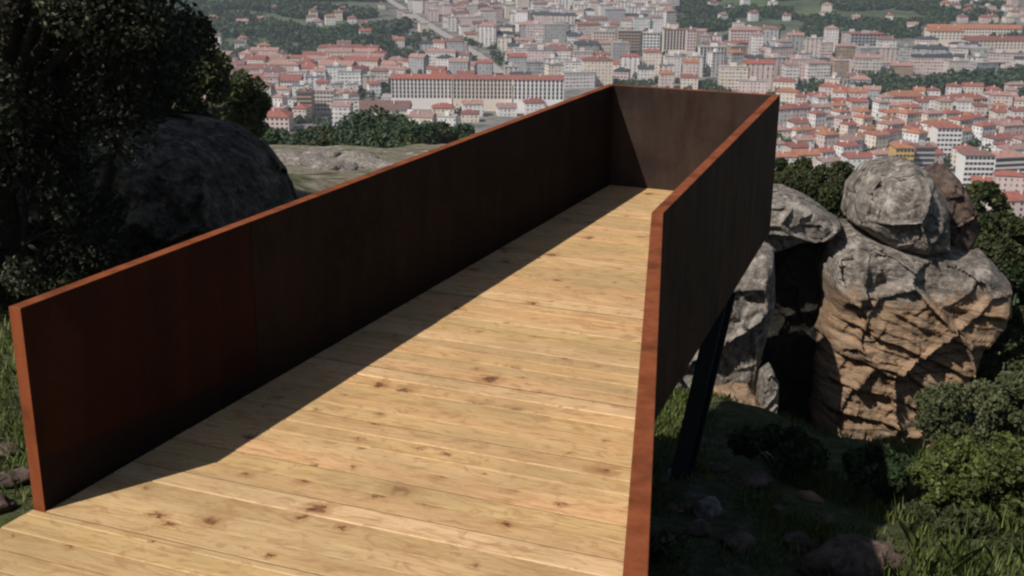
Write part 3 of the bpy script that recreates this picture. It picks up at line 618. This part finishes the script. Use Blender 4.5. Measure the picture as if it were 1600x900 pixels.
# landmarks, placed where their sight lines meet the ground
def hero(x0, x1, yb, hpx, dep, rt, wall, roof, style, label, kind='apartment_block', windows=None, cat='apartment block', turn=0):
    a = hit(x0, yb); b = hit(x1, yb+turn); d = b-a; wx = math.hypot(d[0], d[1]); rz = math.atan2(d[1], d[0]); c = (a+b)/2
    D = uw(c[0], c[1])[1]; hz = hpx*D*1.06/FPX; c[2] = H(c[0], c[1])
    r = building(kind, tuple(c), rz, wx, dep, hz, rt, wall, roof, style, random.Random(int(x0)), windows)
    tag(r, label, cat); nn = max(1, int(wx/12))
    for i in range(nn+1):
        t = i/nn; TAKEN.append((a[0]+d[0]*t-math.sin(rz)*dep/2, a[1]+d[1]*t+math.cos(rz)*dep/2, dep*.5+2.5))
    return r
HS = [
 (612,706,172,44,13,'gable','off-white','red tiled',2,'pale long terrace with red roof, left half of the long white row', (16,5,1.7,2.5)),
 (708,800,176,46,13,'gable','cream','red tiled',2,'cream long terrace with red roof, middle of the long white row', (16,5,1.7,2.5)),
 (802,880,178,48,13,'gable','white','red tiled',2,'white terrace with red roof at the right end of the long row', (12,5,1.7,2.5)),
 (965,1000,94,40,16,'flat','tan','pale flat',1,'orange-brown tower block beside the red striped white tower', (7,8,2.6,1.6)),
 (1003,1030,94,37,16,'flat','white','pale flat',0,'white tower block between the orange-brown tower and the ribbed pale block', (5,8,2.4,1.6)),
 (1036,1070,86,34,15,'flat','cream','brown tiled',2,'ribbed cream block right of the white tower', (7,7,2.2,2.7)),
 (926,960,84,30,15,'flat','pinkish','pale flat',0,'plain pinkish block left of the orange-brown tower', (7,6,1.8,1.4)),
 (1072,1086,90,38,15,'flat','pinkish','brown tiled',0,'narrow pink block with a dark side, right of the ribbed cream block', (3,7,1.8,1.4)),
 (1092,1140,112,34,16,'flat','off-white','pale flat',2,'pale grey ribbed block below the hillside trees, above the walkway end', (9,7,2.2,2.7)),
 (1140,1190,84,32,14,'hip','pinkish','faded pink tiled',0,'pinkish block under the green hill, upper right of the walkway end', (10,6,1.8,1.4)),
 (1395,1424,282,48,14,'hip','ochre','orange tiled',2,'tall ochre block with orange roof above the rounded top boulder', (5,7,1.6,1.5)),
 (1426,1456,280,46,14,'flat','grey','brown tiled',1,'grey glazed block right of the tall ochre one', (5,7,2.6,1.8)),
 (1460,1498,250,46,13,'hip','white','red tiled',1,'white block with balconies and red roof, right of the grey glazed one', (6,6,1.8,1.4)),
 (1502,1548,300,52,14,'hip','white','brown tiled',1,'big white block with balconies just above the olive bushes', (7,7,1.9,1.5)),
 (1466,1512,202,17,12,'gable','ochre','orange tiled',0,'low yellow house with orange roof among the red roofs', (8,2,1.6,1.4)),
 (1552,1600,283,34,13,'hip','off-white','faded pink tiled',1,'off-white block with long balconies at the right edge', (7,4,3.2,1.5)),
 (1560,1640,342,26,14,'hip','pinkish','red tiled',0,'pink house with red roof lowest at the right edge', (6,3,1.4,1.4)),
 (1385,1445,176,22,15,'hip','cream','orange tiled',0,'long cream school with orange roof and many openings', (14,3,1.6,1.5)),
 (1480,1540,182,24,14,'hip','off-white','red tiled',0,'off-white school wing with red roof in front of the green park', (14,3,1.6,1.5)),
 (1326,1378,97,38,16,'flat','grey','red tiled',1,'blue-grey glass block with thin red roof edge', (9,6,2.8,2.0)),
 (1450,1596,56,10,16,'gable','cream','orange tiled',0,'very long low cream building with orange roof on the upper right hill', (30,2,1.8,1.4)),
 (1510,1640,85,18,16,'gable','cream','red tiled',0,'long cream building with red roof, lower of the two on the hill', (22,3,1.8,1.4)),
 (1450,1504,72,20,16,'hip','cream','orange tiled',0,'square cream building with orange roof on the upper right hill', (9,3,1.8,1.4)),
 (1340,1378,92,0.1,1,'flat','grey','pale flat',0,None,None),
 (545,640,186,12,22,'gable','white','brown tiled',0,'low long white shed with brown roof behind the tree band', (20,1,1.6,1.2)),
 (596,716,166,10,20,'flat','white','pale flat',0,'low white flat shed in front of the long terrace row', (24,1,1.4,1.2)),
 (392,470,146,18,18,'gable','white','red tiled',0,'long white block stepping under the red sheds', (18,3,1.6,1.4)),
 (465,488,186,38,14,'flat','tan','brown tiled',1,'brown and white striped block behind the left trees', (4,6,2.6,1.5)),
 (490,522,180,34,14,'flat','beige','pale flat',0,'beige block right of the striped brown one', (6,5,1.7,1.4)),
 (386,452,206,20,20,'hip','pinkish','red tiled',0,'broad red hip-roofed house nearest the dark boulder', (9,3,1.5,1.4)),
]
for q in HS:
    x0, x1, yb, hp, dep, rt, wl, rf, stl, lb, win = q
    if lb is None: continue
    far = 'house' in lb or 'shed' in lb or 'building' in lb or 'school' in lb
    r = hero(x0, x1, yb, hp, dep, rt, wl, rf, stl, lb, 'town_house' if 'house' in lb else ('long_shed' if 'shed' in lb else ('school' if 'school' in lb else 'apartment_block')), win, 'house' if 'house' in lb else ('shed' if 'shed' in lb else ('school' if 'school' in lb else 'apartment block')))
for k in range(60):
    t = k/59*4; i = min(3, int(t)); A_ = [(592,-8),(640,22),(700,60),(752,92),(785,120)]; p = hit(A_[i][0]+(A_[i+1][0]-A_[i][0])*(t-i), A_[i][1]+(A_[i+1][1]-A_[i][1])*(t-i), 300, 4000); TAKEN.append((p[0], p[1], 7))
# quarters: polygon in the photo, grid direction, pitches, kind, sizes, colours
ZN = [
 ('among right-hand red roofs', [(1216,170),(1600,150),(1610,345),(1500,300),(1340,280),(1216,275)], .10, 16, 27, 'house', (8,17),(8,11),(2,4), ['white','off-white','cream','white','pinkish'], ['red tiled','orange tiled','red tiled','faded pink tiled'], .96),
 ('near the school', [(1216,135),(1380,145),(1380,175),(1216,172)], -.12, 22, 34, 'house', (11,20),(10,12),(3,4), ['pinkish','cream','grey'], ['red tiled','orange tiled','pale flat','faded pink tiled'], .95),
 ('above the end panel', [(962,96),(1215,104),(1216,155),(962,135)], .04, 20, 42, 'apt', (12,26),(10,13),(3,7), ['beige','off-white','pinkish','grey','cream'], ['pale flat','grey flat','red tiled','orange tiled','dark slate'], .95),
 ('in middle right quarter', [(1085,62),(1440,92),(1440,135),(1340,140),(1216,135),(1085,100)], -.06, 19, 42, 'apt', (11,25),(10,13),(3,8), ['beige','off-white','pinkish','tan','grey'], ['pale flat','faded pink tiled','grey flat','brown tiled'], .95),
 ('below the hill buildings', [(1430,86),(1610,92),(1610,128),(1440,122)], .05, 22, 42, 'apt', (12,36),(10,14),(3,6), ['beige','grey','off-white','pinkish'], ['grey flat','pale flat','dark slate'], .9),
 ('left of the towers', [(770,58),(962,45),(962,130),(880,150),(790,125),(700,120),(640,100),(690,70)], .12, 19, 42, 'apt', (11,30),(10,13),(3,7), ['off-white','beige','pinkish','white','cream','grey'], ['faded pink tiled','pale flat','grey flat','red tiled','brown tiled','dark slate'], .95),
 ('on top centre slope', [(790,-10),(1065,-10),(1055,50),(960,55),(790,58)], .05, 18, 38, 'apt', (10,20),(9,12),(3,6), ['white','off-white','white','cream'], ['pale flat','faded pink tiled','grey flat','dark slate'], .9),
 ('along diagonal avenue', [(600,-10),(790,-10),(770,60),(690,70),(640,45)], .35, 17, 34, 'apt', (10,20),(9,12),(2,5), ['off-white','pinkish','beige','cream'], ['faded pink tiled','brown tiled','pale flat','grey flat'], .92),
 ('among left red sheds', [(300,96),(600,86),(650,112),(610,128),(395,128),(310,120)], .02, 24, 32, 'house', (12,34),(10,16),(2,3), ['pinkish','cream','beige'], ['red tiled','faded pink tiled','red tiled','brown tiled'], .93),
 ('behind the tree band', [(300,128),(395,128),(610,130),(600,205),(420,205),(330,190)], .08, 17, 31, 'apt', (9,19),(9,12),(2,5), ['white','white','off-white','pinkish','beige'], ['brown tiled','grey flat','faded pink tiled','red tiled','pale flat'], .85),
 ('below long white terrace', [(600,176),(880,176),(860,200),(720,215),(600,205)], .08, 22, 32, 'house', (12,20),(10,13),(2,3), ['white','cream','pinkish'], ['faded pink tiled','red tiled','pale flat'], .75),
 ('behind long white terrace', [(610,108),(790,122),(900,128),(880,140),(620,132)], .05, 23, 36, 'house', (12,20),(10,13),(3,5), ['grey','off-white','pinkish'], ['grey flat','red tiled','faded pink tiled','dark slate'], .85),
 ('on upper left slope', [(280,38),(600,20),(660,80),(600,88),(290,92)], .2, 27, 46, 'house', (9,14),(9,11),(2,3), ['white','white','cream','off-white'], ['faded pink tiled','red tiled','brown tiled','orange tiled'], .42),
 ('on wooded top-left slope', [(330,-10),(600,-10),(600,20),(330,38)], .2, 50, 90, 'house', (8,12),(8,10),(2,2), ['white','cream'], ['faded pink tiled','brown tiled'], .22),
 ('on top right hill', [(1065,-10),(1600,-10),(1600,50),(1430,50),(1430,80),(1180,60),(1080,55)], -.1, 40, 80, 'house', (9,14),(9,11),(2,3), ['white','cream','off-white'], ['red tiled','faded pink tiled','pale flat'], .5),
 ('at upper right corner', [(1480,10),(1610,5),(1610,50),(1500,50)], -.1, 24, 44, 'house', (10,18),(9,12),(2,3), ['white','cream','pinkish'], ['red tiled','orange tiled','pale flat'], .8),
]
rz0 = math.atan2(RT[1], RT[0])
cand = []
for zi, (place, poly, ang, pu, pw, kd, wr, dr, st, wls, rfs, dens) in enumerate(ZN):
    rr = random.Random(zi*17+3)
    pts = [hit(min(1650, max(-20, x)), max(-10, y), 300, 4000) for x, y in poly]; UW = [uw(p[0], p[1]) for p in pts]
    cu = sum(a for a, _ in UW)/len(UW); cw = sum(b for _, b in UW)/len(UW); Rm = max(math.hypot(a-cu, b-cw) for a, b in UW)+30
    ca, sa = math.cos(ang), math.sin(ang); nu, nw = int(Rm/pu)+1, int(Rm/pw)+1
    for j in range(-nw, nw+1):
        for i in range(-nu, nu+1):
            a = i*pu+rr.uniform(-.12, .12)*pu+(j % 2)*pu*.3; b = j*pw+rr.uniform(-.14, .14)*pw
            u, w = cu+a*ca-b*sa, cw+a*sa+b*ca
            q = [rr.random() for _ in range(12)]
            if w < 420 or w > 3500 or q[0] > dens: continue
            x, y = xy(u, w); z = H(x, y); px, py, _ = proj((x, y, z))
            if not inpoly(px, py, poly): continue
            wx = wr[0]+(wr[1]-wr[0])*q[1]**1.3; dy = dr[0]+(dr[1]-dr[0])*q[2]; ns = st[0]+int((st[1]-st[0]+1)*q[3]*.999); hz = ns*3.0+.5
            if any((x-tx)**2+(y-ty)**2 < (tr+max(wx, dy)*.5)**2 for tx, ty, tr in TAKEN): continue
            tx_, ty_, _ = proj((x, y, z+hz))
            if not seen(tx_, ty_+3): continue
            wl = wls[int(q[4]*len(wls)*.999)]; rf = rfs[int(q[5]*len(rfs)*.999)]
            rt = 'flat' if 'flat' in rf else ('hip' if q[6] < .6 else 'gable')
            cand.append(dict(place=place, kd=kd, loc=(x, y, z), px=px, py=py, w=w, rz=rz0+ang+(q[7]-.5)*.2+.75*noise.noise(Vector((x*.006, y*.006, 5)))+(math.pi/2 if q[8] < .12 and kd == 'house' else 0), wx=wx, dy=dy, hz=hz, ns=ns, rt=rt, wl=wl, rf=rf, style=int(q[9]*2.999) if kd == 'apt' else 0, seed=zi*10000+j*100+i, size=wx*hz/(w*w)))
drop = set(); cand.sort(key=lambda c: c['w'])
keep = []
for c in cand:                                     # no two footprints overlap where quarters meet
    if any(abs(c['loc'][0]-k['loc'][0]) < 22 and abs(c['loc'][1]-k['loc'][1]) < 22 and math.dist(c['loc'][:2], k['loc'][:2]) < (c['wx']+k['wx'])*.5+1 and c['place'] != k['place'] for k in keep[-160:]): continue
    keep.append(c)
cand = keep
ORD = ['first','second','third','fourth','fifth','sixth','seventh','eighth','ninth','tenth','eleventh','twelfth','thirteenth','fourteenth','fifteenth','sixteenth','seventeenth','eighteenth','nineteenth','twentieth']
rest = []
for kd, name, cat, cap in (('apt', 'apartment_block', 'apartment block', 270), ('house', 'town_house', 'house', 285)):
    L_ = sorted([c for c in cand if c['kd'] == kd], key=lambda c: -c['size']); rest += L_[cap:]; L_ = L_[:cap]
    by = {}
    for c in L_: by.setdefault((c['ns'], c['wl'], c['rf'], c['place']), []).append(c)
    for (ns, wl, rf, place), G in by.items():
        G.sort(key=lambda c: c['px'])
        for i, c in enumerate(G):
            s = '%s %s-storey %s, %s roof, %s' % (wl, NUM[ns], 'block' if kd == 'apt' else 'house', rf, place)
            if len(G) > 1: s = '%s from left, %s' % (ORD[i] if i < 20 else 'last', s)
            r = building(name, c['loc'], c['rz'], c['wx'], c['dy'], c['hz'], c['rt'], c['wl'], c['rf'], c['style'], random.Random(c['seed']))
            tag(r, s.replace('-storey', '-storey'), cat, 'blocks of the town' if kd == 'apt' else 'houses of the town')
print('CITY', len(cand), 'apt', sum(c['kd'] == 'apt' for c in cand), 'house', sum(c['kd'] == 'house' for c in cand), 'rest', len(rest))
# trees of the valley: parks and gardens one can tell apart, and the woods that read as one mass
def blob_protos():
    P = []
    for i in range(5):
        C_, Rr = clumps((0,0,.55), (.38,.38,.42), 9, .2, 300+i)
        P.append((C_, Rr))
    return P
def far_tree_arrays(pos, size, n, seed):
    """pos (k,3), size (k,) -> leaf-clump faces and short trunks in one array"""
    r = np.random.default_rng(seed); k = len(pos); pos = np.asarray(pos); size = np.asarray(size)
    d = r.normal(size=(k, n, 3)); d /= np.linalg.norm(d, axis=2)[..., None]; rad = r.uniform(.35, 1.05, (k, n))**.5
    lump = 1+.28*np.sin(d[..., :1]*4+r.uniform(0, 6, (k, 1, 1)))*np.cos(d[..., 1:2]*5+r.uniform(0, 6, (k, 1, 1)))
    C_ = pos[:, None]+(d*rad[..., None]*lump*np.array([.5,.5,.48])+np.array([0,0,.55]))*size[:, None, None]
    a = r.normal(size=(k, n, 3)); a /= np.linalg.norm(a, axis=2)[..., None]; b = np.cross(a, d+.5*r.normal(size=(k, n, 3))); b /= np.linalg.norm(b, axis=2)[..., None]
    s = size[:, None, None]*r.uniform(.10, .2, (k, n, 1))
    V = np.stack([C_-a*s, C_+b*s*.8, C_+a*s, C_-b*s*.8], 2).reshape(-1, 3)
    return V, np.arange(4*k*n).reshape(-1, 4), np.clip(r.beta(1.8, 2.4, (k, n))+r.uniform(-.25, .25, (k, 1)), 0, 1).ravel()
def far_wood(name, V, F, q, label, kind='stuff', mat='leaf_far'):
    o = mesh(name, V, F, M[mat]); at = o.data.attributes.new('leaf', 'FLOAT', 'FACE'); at.data.foreach_set('value', q.astype(np.float32)); return tag(o, label, 'woodland', None, kind)
def free(x, y, m=4): return not any(abs(x-bx) < 30 and abs(y-by) < 30 and (x-bx)**2+(y-by)**2 < (br+m)**2 for bx, by, br in FOOT)
FOOT = [(c['loc'][0]-math.sin(c['rz'])*c['dy']/2, c['loc'][1]+math.cos(c['rz'])*c['dy']/2, c['wx']*.5) for c in cand]+TAKEN
WOODS = [
 ('wooded hillside beyond the upper left houses', [(225,-10),(600,-10),(640,40),(600,88),(280,92)], 2600, (5, 13)),
 ('wooded hill beyond the towers at the top right', [(1050,-10),(1600,-10),(1610,45),(1430,40),(1440,80),(1190,66),(1060,48)], 2200, (5, 12)),
 ('trees and gardens scattered between the houses of the town', [(300,60),(1600,40),(1610,345),(1216,275),(960,130),(600,210),(300,195)], 2600, (4, 8)),
 ('grove of trees beside the school', [(1330,128),(1400,128),(1395,150),(1560,112),(1610,118),(1610,165),(1560,140),(1440,150),(1380,165),(1335,160)], 420, (8, 14)),
 ('bushes on the bank beneath the clearing trees', [(390,178),(720,178),(720,240),(400,240)], 0, (5, 9)),
]
for wi, (lb, poly, n, sz) in enumerate(WOODS):
    if not n: continue
    r = random.Random(900+wi); xs = [p[0] for p in poly]; ysx = [p[1] for p in poly]; pos = []; siz = []; t = 0
    P_ = [hit(min(1650, max(-20, x)), max(-10, y), 300, 4000) for x, y in poly]; UW = [uw(p[0], p[1]) for p in P_]
    u0, u1, w0, w1 = min(a for a, _ in UW), max(a for a, _ in UW), min(b for _, b in UW), max(b for _, b in UW)
    while len(pos) < n and t < n*16:
        t += 1; u = r.uniform(u0, u1); w = r.uniform(w0, w1); x, y = xy(u, w)
        if wi != 3 and noise.noise(Vector((x*.011, y*.011, wi))) < (.02 if wi < 2 else -.12): continue
        z = H(x, y); px, py, _ = proj((x, y, z))
        if not inpoly(px, py, poly) or not free(x, y): continue
        s = r.uniform(*sz); pos.append((x, y, z-s*.06-1.2)); siz.append(s)
    V, F, q = far_tree_arrays(pos, siz, 60, 70+wi); far_wood('woodland', V, F, q, lb)
# rest of the buildings, beyond the three hundred largest of each kind
if rest:
    m = MB(); uvs = []; mats = []
    mk = {}
    for c in rest:
        ca, sa = math.cos(c['rz']), math.sin(c['rz']); x0, y0, z0 = c['loc']
        b = MB(); b.box((-c['wx']/2, 0, -6), (c['wx']/2, c['dy'], c['hz'])); r_ = MB(); roof_geo(r_, c['rt'], c['wx'], c['dy'], c['hz']+.002)
        for src, mt_ in ((b, PW[c['wl']]), (r_, MR[c['rf']])):
            if mt_.name not in mk: mk[mt_.name] = len(mats); mats.append(mt_)
            m.add([(x0+ca*p[0]-sa*p[1], y0+sa*p[0]+ca*p[1], z0+p[2]) for p in src.v], src.f, mk[mt_.name])
    o = m.build('distant_buildings', mats); tag(o, 'smallest far-off buildings filling the back of the town', 'buildings', None, 'stuff')
# the diagonal avenue
def strip(name, pix, width, lift, mat, label):
    P = []
    for (x0, y0), (x1, y1) in zip(pix[:-1], pix[1:]):
        for k in range(12): t = k/12; P.append(hit(x0+(x1-x0)*t, y0+(y1-y0)*t, 300, 4000))
    V = []
    for i, p in enumerate(P):
        d = P[min(i+1, len(P)-1)]-P[max(i-1, 0)]; d = np.array([d[0], d[1]])/math.hypot(d[0], d[1]); s = np.array([-d[1], d[0]])*width/2; z = H(p[0], p[1])+lift
        V += [(p[0]-s[0], p[1]-s[1], z), (p[0]+s[0], p[1]+s[1], z)]
    o = mesh(name, V, [(2*i, 2*i+1, 2*i+3, 2*i+2) for i in range(len(P)-1)], mat); tag(o, label, None, None, 'structure')
strip('avenue', [(592,-8),(640,22),(700,60),(752,92),(785,120)], 11, 1.5, M['asphalt'], 'pale straight avenue climbing diagonally through the town')
# haze
hb = MB(); hb.box((-9000, -9000, -156), (9000, 9000, 190))
hm = bpy.data.materials.new('haze'); hm.use_nodes = True; ht = hm.node_tree; ht.nodes.remove(ht.nodes['Principled BSDF'])
pv = ht.nodes.new('ShaderNodeVolumePrincipled'); pv.inputs['Density'].default_value = .0002; pv.inputs['Color'].default_value = (.80,.86,.95,1); pv.inputs['Anisotropy'].default_value = .3
ht.links.new(pv.outputs[0], ht.nodes['Material Output'].inputs['Volume'])
tag(hb.build('haze', hm), 'thin pale haze over the valley', 'haze', None, 'stuff')
#<CITY
# ------------------------------------------------------------------ light, sky, camera
sd = Vector((.3014, .5958, -.7444)).normalized()
sun = bpy.data.lights.new('sun', 'SUN'); sun.energy = 4.0; sun.angle = R_(.53); sun.color = (1, .955, .88)
so = bpy.data.objects.new('sun', sun); so.rotation_euler = sd.to_track_quat('-Z', 'Y').to_euler(); so.location = (0, 0, 60); COL.objects.link(so)
wd = bpy.data.worlds.new('World'); S.world = wd; wd.use_nodes = True; nt = wd.node_tree
sky = nt.nodes.new('ShaderNodeTexSky'); sky.sky_type = 'NISHITA'; sky.sun_disc = False; sky.sun_elevation = math.asin(.7444); sky.sun_rotation = math.atan2(-.3014, -.5958); sky.altitude = 300; sky.air_density = 1; sky.dust_density = 1
nt.links.new(sky.outputs[0], nt.nodes['Background'].inputs[0]); nt.nodes['Background'].inputs[1].default_value = .05
cam = bpy.data.cameras.new('camera'); cam.sensor_width = 36; cam.lens = 36*FPX/1600; cam.shift_y = 99.5/1600; cam.clip_end = 20000; cam.clip_start = .05
co = bpy.data.objects.new('camera', cam); COL.objects.link(co)
from mathutils import Matrix
mt = Matrix(((CR[0], CU[0], -CF[0], CAM[0]), (CR[1], CU[1], -CF[1], CAM[1]), (CR[2], CU[2], -CF[2], CAM[2]), (0,0,0,1)))
co.matrix_world = mt; S.camera = co
S.view_settings.view_transform = 'Standard'; S.view_settings.look = 'None'; S.view_settings.exposure = .13; S.view_settings.gamma = 1
try: S.cycles.filter_width = 2.3; S.cycles.max_bounces = 6; S.cycles.volume_bounces = 0
except Exception: pass
